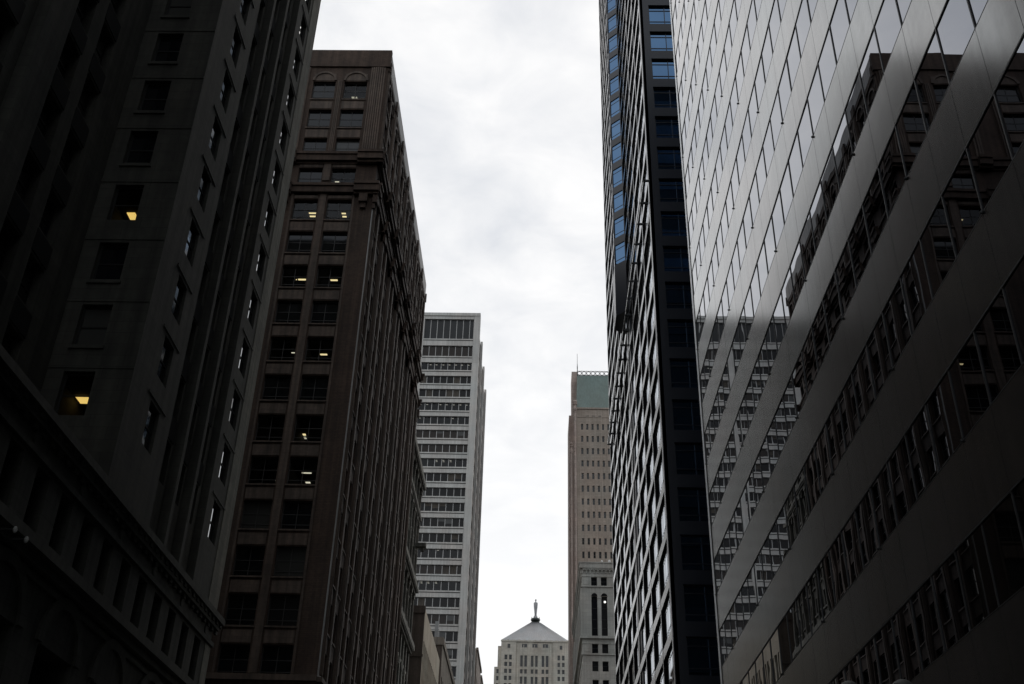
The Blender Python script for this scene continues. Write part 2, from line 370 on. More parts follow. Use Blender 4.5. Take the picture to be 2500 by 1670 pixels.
    # bracket lamps above the lower cornice
    for y in (32.8, 33.7):
        l_ = MB(); l_.box(-18.1, -17.1, y-.03, y+.03, 14.2, 14.26, fm); l_.lathe(-17.05, y, [(.02, 14.1), (.06, 14.14), (.075, 14.22), (.055, 14.3), (.02, 14.33)], flat('bracket_lamp_glass', (.3, .3, .28), .3), 10)
        l_.build('bracket_lamp', T)
    items = []; lit = []
    for (F_, a, b, c, d, dep, kw) in W:
        lamp = None
        if F_ is H_ and abs(d-35.65) < .1: lamp = (-21.55, -21.12, 43.72, 44.32, AMBER)
        if F_ is H_ and abs(d-24.94) < .1: lamp = (-21.78, -21.20, 43.95, 44.65, AMBER)
        if lamp: lit.append((F_, a, b, c, d, dep, lamp)); continue
        k = dict(nv=(), nh=(.5,), bw=.08); k.update(kw)
        if F_ is F and random.random() < (.85 if a > 10 else .4): k['gm'] = glass('bright_sash_glass', (.30, .31, .32), metal=1.0, rough=.03, wave=.004)
        if F_ is F: k['sill'] = [(a-.5, b+.7, d+.2, d+.32, .05, st)]
        if F_ is H_: k['sill'] = [(a-.1, b+.1, c-.2, c-.01, .09, st)]
        if F_ is H_ and abs(d-28.51) < .1: k['gm'] = BLIND
        items.append(win(F_, a, b, c, d, dep, fm, **k))
    put(items, 'window', T, limit=96)
    for (F_, a, b, c, d, dep, lamp) in lit:
        o = win(F_, a, b, c, d, dep, fm, CLEAR, nv=(), nh=(.5,)).build('window', T, label='window with a lit amber ceiling lamp behind it'); room(F_, a, b, c, d, dep, [lamp], o)
near()

# ================================================================== BROWN BRICK TOWER (second on the left)
def brown():
    br = stone('brown_brick', (.092, .060, .044), .85, .3, .35, block=(.5, .16, .012), streak=.4, bump=.4)
    br2 = stone('brown_terracotta', (.135, .098, .076), .75, .3, .5, block=(1.2, .9, .012), streak=.4)
    gr = stone('grey_parapet_and_lit_corner', (.40, .385, .37), .6, .2, .4)
    fm = flat('brown_window_frame', (.05, .047, .044), .6)
    T = thing('brick_skyscraper', 'dark brown brick office tower with two projecting belt cornices', 'building', (-18.1, 89.8, 0))
    X0, Y0, Y1, ZT = -18.1, 89.8, 138.2, 96.0
    rows = [(91.4-4.335*k-2.75, 91.4-4.335*k) for k in range(16)] + [(18.2, 21.2), (11, 16), (3, 8)]
    low = [r for r in rows]
    mb = MB(); W = []; det = MB()
    N_ = Fr(X0, Y0, -1, 0, 0, -1)        # u = -x-18.1
    cols = []
    for k in range(5):
        o = 7.6*k+(3.2 if k else 0); cols += [(2.25+o, 4.9+o), (5.9+o, 8.5+o)]
    hN = wall(N_, mb, 0, 92, 0, ZT, cols, rows, .38, br); W += [(N_, *h) for h in hN]
    S = Fr(X0, Y0, 0, 1, 1, 0); bay = 7.02
    scol = []
    for k in range(7):
        o = .0+bay*k; scol += [(o+1.15, o+3.25), (o+3.95, o+6.05)]
    hS = wall(S, mb, 0, Y1-Y0, 0, ZT, scol, rows, .25, br); W += [(S, *h) for h in hS]
    mb.face([(X0, Y1, 0), (X0-92, Y1, 0), (X0-92, Y1, ZT), (X0, Y1, ZT)], br); mb.face([(X0-92, Y0, 0), (X0-92, Y1, 0), (X0-92, Y1, ZT), (X0-92, Y0, ZT)], br)
    top(mb, X0-92, X0, Y0, Y1, ZT-.5, br)
    mb.build('wall', T)
    # fluted clustered piers of the top storeys and the slim shafts lower down
    for F, piers, mid in ((N_, [(0.25, 1.95), (9.0, 9.9), (12.2, 12.9)], [(5.05, 5.75)]), (S, [(bay*k-.35 if k else .15, bay*k+.55) for k in range(7)]+[(47.6, 48.3)], [(bay*k+3.3, bay*k+3.9) for k in range(7)])):
        for a, b in piers:
            c_ = MB(); n = max(3, int((b-a)/.24)); w_ = (b-a)/n
            for i in range(n): F.box(c_, a+i*w_+.03, a+(i+1)*w_-.04, 80.3, 93.5, .0, .16+.12*math.sin(math.pi*(i+.5)/n), br2)
            if F is S:
                F.box(c_, a, b, 24, 75, .0, .30, br2); F.box(c_, a+.25, b-.25, 24, 75, .30, .38, br2)
            c_.build('pier', T)
        for a, b in mid:
            c_ = MB()
            F.box(c_, a, b, 24, 75.2, 0, .08 if F is N_ else .2, br2)
            for i in range(3): F.box(c_, a+.08+i*.18, a+.2+i*.18, 80.3, 91.5, 0, .14, br2)
            F.box(c_, a-.05, b+.05, 76.6, 79.6, 0, .12, br2)
            c_.build('mullion_pier', T)
    c_ = MB()
    for a, b in ((2.0, 2.2), (8.6, 8.8)): N_.box(c_, a, b, 24, 75, 0, .07, br2)
    S.box(c_, -.02, 1.0, 23.8, 75, .0, .12, gr); c_.build('corner_trim_and_lit_face', T)  # grey strip: skylight on the corner pier's street face, painted in as colour
    # spandrel panels and round-arched heads
    pn = []
    for (z0, z1) in rows[:16]:
        for a, b in cols[:4]: c_ = MB(); N_.box(c_, a+.05, b-.05, z1+.12, z1+1.2, 0.003, .05, br2); pn.append(c_)
    put(pn, 'spandrel_panel', T)
    for F, cs in ((N_, cols[:4]), (S, scol)):
        for a, b in cs:
            c_ = MB(); F.arch(c_, (a+b)/2, 91.5, (b-a)/2-.15, (b-a)/2+.10, 0, .16, br2); c_.build('arched_head', T)
            F.arch(c_, (a+b)/2, 91.5, (b-a)/2-.55, (b-a)/2-.35, 0, .08, br2)
    # belt cornices that jog round the piers
    for zc, pr in ((79.75, .62), (75.4, .5)):
        c_ = MB()
        def belt(F, u0, u1, p):
            F.box(c_, u0, u1, zc-.55, zc+.25, 0, p, br); F.box(c_, u0, u1, zc+.25, zc+.6, 0, p+.14, br); F.box(c_, u0, u1, zc-.85, zc-.55, 0, p-.3, br)
        belt(N_, -.0, 92, pr-.15); belt(S, 0, Y1-Y0, pr-.15)
        for a, b in [(-.1-pr, 2.1), (8.9, 10.2)]: belt(N_, a, b, pr+.25)
        for k in range(8): belt(S, bay*k-.7 if k else -pr, bay*k+.9 if k < 7 else 48.6, pr+.25)
        if zc < 77:
            for F, us in ((N_, (1.0, 9.5)), (S, [bay*k+.1 for k in range(8)])):
                for u in us:
                    F.box(c_, u-.45, u+.45, zc-1.9, zc-.84, 0, .55, br); F.box(c_, u-.3, u+.3, zc-2.6, zc-1.9, 0, .3, br)
        c_.build('belt_cornice', T)
    # parapet
    c_ = MB(); N_.box(c_, -.25, 92, 93.65, ZT+.3, -.3, .22, br); c_.build('parapet', T)
    c_ = MB(); S.box(c_, -.0, Y1-Y0+.1, 93.9, ZT+.3, -.3, .16, gr)
    c_.build('side_parapet', T, label='pale grey parapet band along the street side roof edge')
    c_ = MB()
    for k in range(8): S.box(c_, bay*k-.5 if k else .1, min(bay*k+.6, 48.4), 93.1, 94.6, 0, .34, br)
    S.box(c_, 0, Y1-Y0, 93.2, 93.8, 0, .15, br); c_.build('parapet_brackets', T)
    c_ = MB(); N_.box(c_, 0, 92, 23.4, 23.9, 0, .3, br2); S.box(c_, 0, Y1-Y0, 23.4, 23.8, 0, .45, br2); c_.build('base_ledge', T)
    # windows
    lamps = {(0, 0): [(-22.59, -22.2, 92.5, 92.8, PALE), (-22.1, -21.95, 92.5, 92.8, PALE)], (3, 0): [(-23.09, -22.63, 92.3, 92.6, PALE), (-22.95, -22.7, 92.8, 93.1, PALE)],
             (4, 1): [(-25.5, -24.65, 92.95, 93.2, WARM), (-25.5, -24.65, 92.4, 92.6, WARM)], (4, 0): [(-21.9, -21.45, 92.95, 93.2, WARM), (-21.9, -21.45, 92.4, 92.6, WARM)],
             (6, 1): [(-25.6, -24.7, 92.6, 92.85, WARM), (-25.85, -25.75, 92.7, 92.8, WARM)], (6, 0): [(-22.19, -21.44, 92.65, 92.9, WARM)],
             (8, 1): [(-25.28, -24.88, 93.2, 93.32, PALE)], (8, 0): [(-22.38, -21.67, 93.4, 93.65, WARM)],
             (10, 1): [(-27.43, -27.31, 95.1, 95.5, PALE)], (10, 0): [(-23.6, -23.32, 94.2, 94.55, WARM), (-23.22, -22.93, 94.2, 94.55, WARM), (-23.6, -23.32, 94.9, 95.2, PALE), (-23.22, -23.0, 94.9, 95.3, PALE)],
             (11, 1): [(-25.6, -25.48, 95.7, 96.1, PALE)], (11, 0): [(-22.65, -21.74, 93.75, 93.95, PALE), (-22.7, -22.25, 95.95, 96.25, PALE)]}
    items = []
    for (F, a, b, c, d) in W:
        nv, nh = ((.5,), (.55, .2)) if F is N_ else ((.5,), (.5,)); sl_ = [(a-.08, b+.08, c-.16, c-.01, .12, br2)]
        key = None
        if F is N_:
            r_ = round((91.4-d)/4.335); ci = 0 if abs(a-2.25) < .1 else (1 if abs(a-5.9) < .1 else None)
            if ci is not None and (r_, ci) in lamps and d > 23: key = (r_, ci)
        if key:
            o = win(F, a, b, c, d, .38, fm, CLEAR, nv, nh, sill=sl_).build('window', T, label='window with ceiling lamps lit behind it')
            room(F, a, b, c, d, .38, [l for l in lamps[key]], o, 7.0)
        else: items.append(win(F, a, b, c, d, .38 if F is N_ else .25, fm, None, nv, nh, sill=sl_))
    put(items, 'window', T, limit=84)
brown()

# ================================================================== ORNATE OLD BUILDING
def ornate():
    st = stone('soot_grey_limestone', (.20, .19, .165), .85, .35, .5, block=(1.4, .6, .012), streak=.45)
    fm = flat('black_sash', (.02, .02, .02), .5)
    T = thing('ornate_office_building', 'old grey stone building with four heavy dentilled cornices beside the brown tower', 'building', (-19.2, 139.2, 0))
    F = Fr(-19.2, 139.0, 0, 1, 1, 0); mb = MB(); Ln = 21.0
    cols = [(1.2+3.4*k, 2.9+3.4*k) for k in range(6)]
    rows = [(2, 6), (8, 12), (15, 18), (20, 23), (25, 28), (30.5, 33.5), (36, 40.6), (48.2, 50.6), (52, 54), (57, 60), (61.6, 64.6), (67.8, 70.6)]
    hs = wall(F, mb, 0, Ln, 0, 73, cols, rows, .5, st)
    mb.face([(-45, 139.0, 0), (-19.2, 139.0, 0), (-19.2, 139.0, 73), (-45, 139.0, 73)], st); mb.face([(-45, 160, 0), (-19.2, 160, 0), (-19.2, 160, 73), (-45, 160, 73)], st)
    top(mb, -45, -19.2, 139, 160, 72.9, st); mb.build('wall', T)
    put([win(F, a, b, c, d, .5, fm, nh=(.5,)) for a, b, c, d in hs], 'window', T)
    for z, h, pr in ((71.4, 1.0, .95), (65.9, .5, .65), (54.3, .8, .95), (45.4, .8, .95)):
        c_ = MB(); F.box(c_, 0, Ln+pr, z, z+h, 0, pr, st); F.box(c_, 0, Ln+pr*.6, z-.6, z, 0, pr*.6, st)
        for i in range(35): F.box(c_, .1+.6*i, .38+.6*i, z-.35, z, pr*.6, pr-.08, st)
        c_.build('cornice', T)
    for k in range(7):
        c_ = MB(); u = 3.4*k+.1; F.box(c_, u, u+.75, 0, 45, 0, .3, st)
        for (a, b) in ((46.5, 53.6), (55.3, 65.2), (66.5, 70.7)):
            F.box(c_, u+.05, u+.7, a, b, 0, .35, st); F.box(c_, u-.1, u+.85, b-.6, b, 0, .5, st); F.box(c_, u-.1, u+.85, a, a+.5, 0, .5, st)
            for j in range(3): F.box(c_, u+.1+.2*j, u+.22+.2*j, a+.6, b-.7, .35, .42, st)
        c_.build('pilaster', T)
    for a, b in cols:
        for z in (40.6, 60, 64.6): c_ = MB(); F.arch(c_, (a+b)/2, z-.1, (b-a)/2, (b-a)/2+.35, 0, .25, st, 10); c_.build('arched_head', T)
        for (z0, z1) in rows[7:]: c_ = MB(); F.box(c_, a-.15, b+.15, z0-.25, z0, 0, .25, st); c_.build('window_sill', T)
    c_ = MB(); F.box(c_, 17.6, 18.6, 60.3, 60.9, 0, 2.0, st); F.box(c_, 18.0, 18.2, 59.6, 60.3, 1.2, 1.7, st); c_.build('corner_bracket', T)
ornate()

# ================================================================== BEIGE SLIT-WINDOW BLOCK and the block after it
def beige():
    bg_ = stone('beige_precast', (.42, .365, .29), .85, .12, .3, block=(3, 5.2, .02), streak=.15)
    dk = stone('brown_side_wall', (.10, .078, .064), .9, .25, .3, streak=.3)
    fm = flat('bronze_frame', (.04, .035, .03), .5)
    T = thing('beige_slit_window_building', 'low beige block with a blank top band and narrow vertical window slits', 'building', (-18.1, 170.8, 0))
    F = Fr(-18.1, 170.8, 0, 1, 1, 0); Ln = 31.4; mb = MB()
    hs = wall(F, mb, 0, Ln, 0, 55.1, [(.7+1.9*k, 1.95+1.9*k) for k in range(16)], [(1, 12), (14, 21.5), (24, 31.5), (34, 41), (42.5, 50.1)], .7, bg_)
    mb.box(-50, -18.12, 170.5, 170.8, 0, 55.0, dk); mb.face([(-50, 202.2, 0), (-18.1, 202.2, 0), (-18.1, 202.2, 55), (-50, 202.2, 55)], bg_)
    top(mb, -50, -18.1, 170.8, 202.2, 54.9, dk); mb.build('wall', T)
    c_ = MB(); c_.box(-50, -18.0, 170.35, 170.5, 54.2, 55.4, dk); c_.box(-50, -18.0, 170.35, 170.5, 47.2, 47.6, dk); c_.build('coping', T)
    put([win(F, a, b, c, d, .7, fm, GLASS, nv=(), nh=(.5,)) for a, b, c, d in hs], 'window', T)
    # next
    g2 = stone('grey_beige_stone', (.24, .21, .175), .85, .2, .3, block=(1.6, .8, .015), streak=.3)
    T = thing('grey_beige_office_building', 'plain grey-beige block with roof plant, at the foot of the white tower', 'building', (-18.1, 206.3, 0))
    F = Fr(-18.1, 206.3, 0, 1, 1, 0); mb = MB()
    hs = wall(F, mb, 0, 40, 0, 60.2, [(1.5+3.6*k, 3.5+3.6*k) for k in range(10)], [(3.8*k+2, 3.8*k+4.2) for k in range(14)], .35, g2)
    mb.box(-50, -18.12, 206.0, 206.3, 0, 60.0, dk); mb.face([(-50, 246.3, 0), (-18.1, 246.3, 0), (-18.1, 246.3, 60), (-50, 246.3, 60)], g2)
    top(mb, -50, -18.1, 206.3, 246.3, 60, dk); mb.build('wall', T)
    c_ = MB(); c_.box(-50, -17.9, 205.8, 206.0, 59.0, 60.5, g2); c_.build('coping', T)
    c_ = MB(); F.box(c_, 0, 40, 59.2, 60.5, 0, .25, g2); c_.build('roof_cornice', T)
    # roof plant: box units, pipes and a mast
    met = flat('galvanised_metal', (.35, .35, .34), .45, .7)
    for (x0, x1, y0, z1) in ((-23.6, -22.4, 208, 61.6), (-22.1, -21.2, 208.2, 61.3), (-20.9, -20.4, 208, 61.9)):
        c_ = MB(); c_.box(x0, x1, y0, y0+1.5, 60.05, z1, met)
        for j in range(4): c_.box(x0+.1, x1-.1, y0-.05, y0, 60.3+.3*j, 60.42+.3*j, flat('louvre_dark', (.03, .03, .03)))
        c_.build('roof_unit', T)
    c_ = MB(); c_.box(-19.9, -19.2, 208, 208.7, 60.05, 64.2, met); c_.box(-24, -19, 207.4, 207.5, 62.3, 62.45, met)
    for x in (-24, -22.3, -20.6, -19): c_.box(x, x+.08, 207.4, 207.48, 60.05, 62.3, met)
    c_.build('roof_flue', T)
    put([win(F, a, b, c, d, .35, fm, nh=(.5,)) for a, b, c, d in hs], 'window', T)
    # gap filler old building between ornate and beige
beige()

# ================================================================== WHITE STRIPED TOWER
def white():
    al = stone('white_concrete_panel', (.64, .62, .59), .6, .10, .25, block=(3.9, 40, .02), streak=.16, bump=.08, seam=.85)
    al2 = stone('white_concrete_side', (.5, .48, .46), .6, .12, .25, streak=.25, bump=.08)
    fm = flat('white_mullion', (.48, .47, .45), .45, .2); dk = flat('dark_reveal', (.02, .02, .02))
    louv = flat('dark_louvre', (.012, .013, .013), .5)
    T = thing('white_banded_skyscraper', 'tall white concrete tower with dark ribbon windows between white floor bands', 'building', (-18.1, 271.5, 0))
    X0, Y0, Z = -18.1, 271.5, 176.9; N_ = Fr(X0, Y0, -1, 0, 0, -1)
    rows = [(168.2, 175.2), (162.2, 165.9), (157.5, 160.1)]; z = 155.6
    while z > 6: rows.append((z-2.6, z)); z -= 4.40
    cols = [(1.9, 16.7), (18.6, 35.3)]
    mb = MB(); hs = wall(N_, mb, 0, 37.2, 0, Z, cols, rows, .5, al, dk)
    top(mb, -55.3, -18.75, 271.5, 325, Z-1.2, al); mb.face([(-55.3, 271.5, 0), (-55.3, 325, 0), (-55.3, 325, Z), (-55.3, 271.5, Z)], al)
    mb.face([(-55.3, 325, 0), (-18.75, 325, 0), (-18.75, 325, Z-1.2), (-55.3, 325, Z-1.2)], al)
    # street side: projecting piers, recessed bays
    S = Fr(-18.75, Y0, 0, 1, 1, 0); br_ = stone('brownish_spandrel', (.27, .235, .21), .7, .15, .3, streak=.2)
    scols = [(2.6+15.5*k, 15.2+15.5*k) for k in range(3)]
    hs2 = wall(S, mb, 1.8, 53.5, 0, Z-1.2, scols, [(a, b+.2) for a, b in rows], .12, br_, br_)
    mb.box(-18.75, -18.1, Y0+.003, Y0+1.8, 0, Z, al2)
    mb.build('wall', T)
    for k in (1, 2, 3):
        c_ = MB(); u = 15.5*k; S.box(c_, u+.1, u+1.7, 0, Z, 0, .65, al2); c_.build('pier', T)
    # corner and middle piers stand slightly proud, with ledges under each ribbon
    for a, b in ((0, 1.85), (16.75, 18.55), (35.35, 37.2)):
        c_ = MB(); N_.box(c_, a, b, 0, Z+.3, .004, .14, al); c_.build('pier', T)
    c_ = MB(); N_.box(c_, 0, 37.2, 176.3, 177.3, -.4, .3, al); c_.build('roof_coping', T)
    rb = []
    for (a, b, c, d) in hs:
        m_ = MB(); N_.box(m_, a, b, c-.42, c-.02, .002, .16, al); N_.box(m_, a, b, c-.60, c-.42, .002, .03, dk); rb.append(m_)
    put(rb, 'sill_ledge', T)
    # ribbon windows; a few floors have clear glass and lit ceilings
    lit = {2, 5, 6, 9, 15, 17}
    wg = glass('tinted_office_glass', (.010, .009, .008), rough=.06, spec=.28); wg2 = glass('tinted_office_glass_warm', (.030, .023, .018), rough=.08, spec=.28)
    items = []; blinds = stone('drawn_blind', (.08, .068, .055), .7)
    for (a, b, c, d) in hs:
        ri = min(range(len(rows)), key=lambda i: abs(rows[i][0]-c)); first = a < 10
        n = int((b-a)/1.95); nv = [((j+.62)*1.95)/(b-a) for j in range(n+1) if (j+.62)*1.95 < b-a-.2]
        if first and ri in lit:
            o = win(N_, a, b, c, d, .5, fm, CLEAR, nv, (), .16, .08, .1).build('window', T)
            L_ = []
            for j in range(8):
                if random.random() < (.75 if ri in (2, 5) else .35):
                    x = X0-a-(j+.35+.1*random.random())*1.9; yy = Y0+.5+random.choice((1.2, 1.25)); L_.append((x-.5, x, yy, yy+.3, DIM))
                    if ri in (9, 17): L_.append((x-.5, x, yy+.9, yy+1.15, DIM))
            room(N_, a+.6, b-.4, c, d, .5, L_, o, 6); continue
        g_ = louv if ri == 0 else random.choices([wg, wg2], [2, 1])[0]
        m_ = win(N_, a, b, c, d, .5, fm, g_, nv, (), .16, .08, .1)
        for j in range(n):      # blinds drawn behind some panes
            if ri and random.random() < .22:
                u = a+(nv[j]*(b-a)); h_ = random.choice((.35, .6, 1.0))*(d-c-.16)
                if u+1.8 < b: N_.quad(m_, u+.08, u+1.87, d-.08-h_, d-.08, -.485, BLIND if random.random() < .4 else blinds)
        items.append(m_)
    put(items, 'window', T, limit=90)
    put([win(S, a, b, c, d, .12, flat('dark_reveal', (.02, .02, .02)), flat('dark_side_glass', (.012, .012, .012), .8, spec=.1), (), ()) for a, b, c, d in hs2], 'side_window', T, limit=98)
white()

# ================================================================== FAR LEFT BLOCKS
def far_left():
    st = stone('far_brown_stone', (.27, .235, .21), .85, .2, .2, streak=.3); fm = flat('bronze_frame', (.04, .035, .03), .5)
    for nm, lab, y0, y1, z in (('far_office_building', 'far brownish office block just right of the white tower foot', 328, 354.8, 92.2), ('far_office_building', 'farthest brownish block on the left, barely above the bottom edge', 357, 378, 91.2)):
        T = thing(nm, lab, 'building', (-18.1, y0, 0)); F = Fr(-18.1, y0, 0, 1, 1, 0); mb = MB()
        hs = wall(F, mb, 0, y1-y0, 0, z, [(1.6+4*k, 3.4+4*k) for k in range(int((y1-y0)/4.2))], [(4*k+2, 4*k+4.3) for k in range(21)], .3, st)
        mb.face([(-50, y0, 0), (-18.1, y0, 0), (-18.1, y0, z), (-50, y0, z)], st); mb.face([(-50, y1, 0), (-18.1, y1, 0), (-18.1, y1, z), (-50, y1, z)], st); top(mb, -50, -18.1, y0, y1, z-.4, st)
        mb.build('wall', T); c_ = MB(); F.box(c_, -.3, y1-y0+.3, z-.6, z+.2, -.3, .4, st); c_.build('roof_cornice', T)
        put([win(F, a, b, c, d, .3, fm, nh=(.5,)) for a, b, c, d in hs], 'window', T, limit=60)
far_left()

# ================================================================== END-OF-STREET TOWER WITH STATUE
def end_tower():
    st = stone('pale_limestone', (.60, .56, .49), .85, .16, .15, block=(2.2, 1.1, .02), streak=.2)
    rf = stone('roof_metal', (.26, .265, .28), .5, .1, .2, streak=.15, metal=.5)
    fm = flat('far_sash', (.10, .10, .09), .5); alm = flat('cast_aluminium', (.34, .34, .34), .5, .6); dkm = flat('dark_bronze', (.06, .07, .065), .5, .5)
    gp = glass('far_window_glass', (.05, .05, .05), rough=.1)
    T = thing('setback_tower', 'pale limestone setback tower with hipped roof and statue, closing the street', 'tower', (-.8, 520, 0))
    cx, Y = -.8, 520.0
    def U(x): return (x-787)/31.7+16.3      # facade u from survey units
    def Zv(y): return 149.3-(y-900)/31.9
    F = Fr(cx-16.3, Y, 1, 0, 0, -1); mb = MB()
    side = [(U(325), U(370)), (U(395), U(437)), (U(1135), U(1173)), (U(1203), U(1241))]
    cen = [(U(567), U(605)), (U(630), U(670)), (U(730), U(768)), (U(795), U(833)), (U(893), U(932)), (U(957), U(997))]
    rs = [(1190, 1115), (1290, 1225), (1395, 1330), (1500, 1435)]+[(1610+110*k, 1545+110*k) for k in range(12)]
    W = []
    zt = 149.3; zb = 0
    h1 = wall(F, mb, 0, U(500), zb, zt, side[:2], [(Zv(a), Zv(b)) for a, b in rs], .35, st); h1 += wall(F, mb, U(1072), 32.6, zb, zt, side[2:], [(Zv(a), Zv(b)) for a, b in rs], .35, st)
    G = Fr(cx-16.3, Y+.4, 1, 0, 0, -1)
    h2 = wall(G, mb, U(500), U(1072), zb, zt, cen, [(Zv(1290), Zv(1120)), (Zv(1395), Zv(1330)), (Zv(1550), Zv(1440))]+[(Zv(1660+110*k), Zv(1595+110*k)) for k in range(11)], .5, st)
    for u in (U(500), U(1072)): mb.face([F.P(u, 0, 0), F.P(u, 0, -.4), F.P(u, zt, -.4), F.P(u, zt, 0)], st)
    mb.box(cx-16.3, cx+16.3, Y+1.2, Y+33, 0, 149.25, st)
    for s in (-1, 1): mb.face([(cx+s*16.3, Y, 0), (cx+s*16.3, Y+1.2, 0), (cx+s*16.3, Y+1.2, zt), (cx+s*16.3, Y, zt)], st)
    mb.build('wall', T)
    c_ = MB()
    for i in range(7):      # vertical fluting between the centre windows
        u = [U(530), U(617), U(700), U(782), U(862), U(944), U(1030)][i]; w_ = .28 if i % 2 else .75
        G.box(c_, u-w_/2, u+w_/2, 100, 147.5, 0, .35, st)
    c_.build('centre_piers', T)
    items = [win(F, a, b, c, d, .35, fm, random.choice([gp, gp, GLASS2, BLIND]), (), (.5,), .1) for a, b, c, d in h1]+[win(G, a, b, c, d, .5, fm, random.choice([gp, gp, gp, BLIND]), (), (.33, .66), .1) for a, b, c, d in h2]
    for a, b, y0, y1 in ((368, 410, 1012, 950), (1168, 1208, 1025, 965), ):
        q = win(F, U(a), U(b), Zv(y0), Zv(y1), -.02, fm, gp, (.5,), (.5,), .15); items.append(q)
    for a, b in ((590, 668), (750, 828), (910, 990)): items.append(win(G, U(a), U(b), Zv(997), Zv(942), -.02, fm, gp, (), (), .1))
    put(items, 'window', T, limit=96)
    # side shoulders
    c_ = MB(); c_.box(cx-17.9, cx-16.303, Y+2, Y+30, 0, 147.2, st); c_.box(cx+16.303, cx+17.9, Y+2, Y+30, 0, 147.2, st); c_.build('upper_shoulder', T)
    c_ = MB(); K = Fr(cx-19.4, Y+1, 1, 0, 0, -1)
    hk = wall(K, c_, 0, 3.1, 0, 136.9, [(1.1, 2.2)], [(Zv(a), Zv(b)) for a, b in rs[2:]], .3, st)
    K2 = Fr(cx+16.3, Y+1, 1, 0, 0, -1); hk2 = wall(K2, c_, 0, 3.1, 0, 136.9, [(1.1, 2.2)], [(Zv(a), Zv(b)) for a, b in rs[2:]], .3, st)
    for s in (-1, 1):
        c_.face([(cx+s*19.4, Y+1, 0), (cx+s*19.4, Y+32, 0), (cx+s*19.4, Y+32, 136.9), (cx+s*19.4, Y+1, 136.9)], st)
        top(c_, *sorted((cx+s*16.3, cx+s*19.4)), Y+1, Y+32, 136.9, st)
    c_.build('lower_shoulder', T)
    put([win(K, *h, .3, fm, gp, (), (.5,), .1) for h in hk]+[win(K2, *h, .3, fm, gp, (), (.5,), .1) for h in hk2], 'shoulder_window', T)
    c_ = MB(); F.box(c_, -.25, 32.85, 148.9, 149.6, -.3, .25, st)
    for i in range(13): F.box(c_, .6+2.6*i, 1.1+2.6*i, 149.6, 150.0, -.1, .2, st)
    c_.build('eave', T)
    # hipped roof with standing seams
    r_ = MB(); A = [(cx-16.4, Y-.1), (cx+16.4, Y-.1), (cx+16.4, Y+33), (cx-16.4, Y+33)]; B = [(cx-2.4, Y+14), (cx+2.7, Y+14), (cx+2.7, Y+19), (cx-2.4, Y+19)]
    zr = 162.6; r_.hexa([(*p, 149.6) for p in A]+[(*p, zr) for p in B], rf)
    for i in range(1, 22):
        t_ = i/22; x0 = A[0][0]+(A[1][0]-A[0][0])*t_; x1 = B[0][0]+(B[1][0]-B[0][0])*t_
        r_.hexa([(x0-.10, A[0][1]-.12, 149.6), (x0+.06, A[0][1]-.05, 149.6), (x0+.06, A[0][1]+.1, 149.6), (x0-.06, A[0][1]+.1, 149.6), (x1-.04, B[0][1]-.1, zr+.05), (x1+.04, B[0][1]-.1, zr+.05), (x1+.04, B[0][1]+.1, zr+.05), (x1-.04, B[0][1]+.1, zr+.05)], rf)
    r_.build('roof', T)
    # pedestal and statue
    sy = Y+16.5; k = 1.033; zz = lambda v: 1.6+(162.6-1.6)+(v)
    p_ = MB(); p_.box(cx-2.2, cx+2.2, sy-2.2, sy+2.2, zr, zr+.4, dkm)
    for dx_ in (-1.1, -.4, .4, 1.1):
        for dy_ in (-1, 1): p_.box(cx-.05+dx_, cx+.2+dx_, sy+dy_-.1, sy+dy_+.1, zr+.4, zr+1.3, dkm)
    p_.lathe(cx+.1, sy, [(1.4, zr+1.1), (2.2, zr+1.5), (2.4, zr+1.9), (2.3, zr+2.6), (1.6, zr+2.7)], dkm, 20)
    for a in range(8):
        t_ = a*math.pi/4+.39; p_.lathe(cx+.1+2.05*math.cos(t_), sy+2.05*math.sin(t_), [(.12, zr+2.5), (.16, zr+2.9), (.04, zr+3.6)], dkm, 6)
    p_.build('pedestal', T)
    s_ = MB(); z0 = zr+2.7; sx = cx+.12
    s_.lathe(sx, sy, [(1.25, z0), (1.15, z0+.4), (.85, z0+1.0), (.6, z0+1.6), (.55, z0+2.2), (.66, z0+3.4), (.78, z0+4.6), (.92, z0+5.8), (1.02, z0+7.0), (1.04, z0+7.9), (.95, z0+8.3), (.55, z0+8.5), (.24, z0+8.65), (.20, z0+8.9), (.30, z0+9.1), (.40, z0+9.4), (.42, z0+9.75), (.30, z0+10.05), (.1, z0+10.15)], alm, 20, .7)
    for s in (-1, 1):      # arms held close to the robe and a sheaf
        s_.hexa([(sx+s*.5, sy-.75, z0+5.2), (sx+s*.78, sy-.75, z0+5.2), (sx+s*.78, sy-.3, z0+5.2), (sx+s*.5, sy-.3, z0+5.2), (sx+s*.75, sy-.4, z0+8.0), (sx+s*1.0, sy-.4, z0+8.0), (sx+s*1.0, sy+.1, z0+8.0), (sx+s*.75, sy+.1, z0+8.0)], alm)
    for i in range(9):
        a = -1.2+.3*i; s_.box(sx+.55*math.sin(a)-.03, sx+.55*math.sin(a)+.03, sy-.5*math.cos(a)-.06, sy-.5*math.cos(a), z0+.8, z0+6.6, alm)
    s_.build('statue', T)
end_tower()

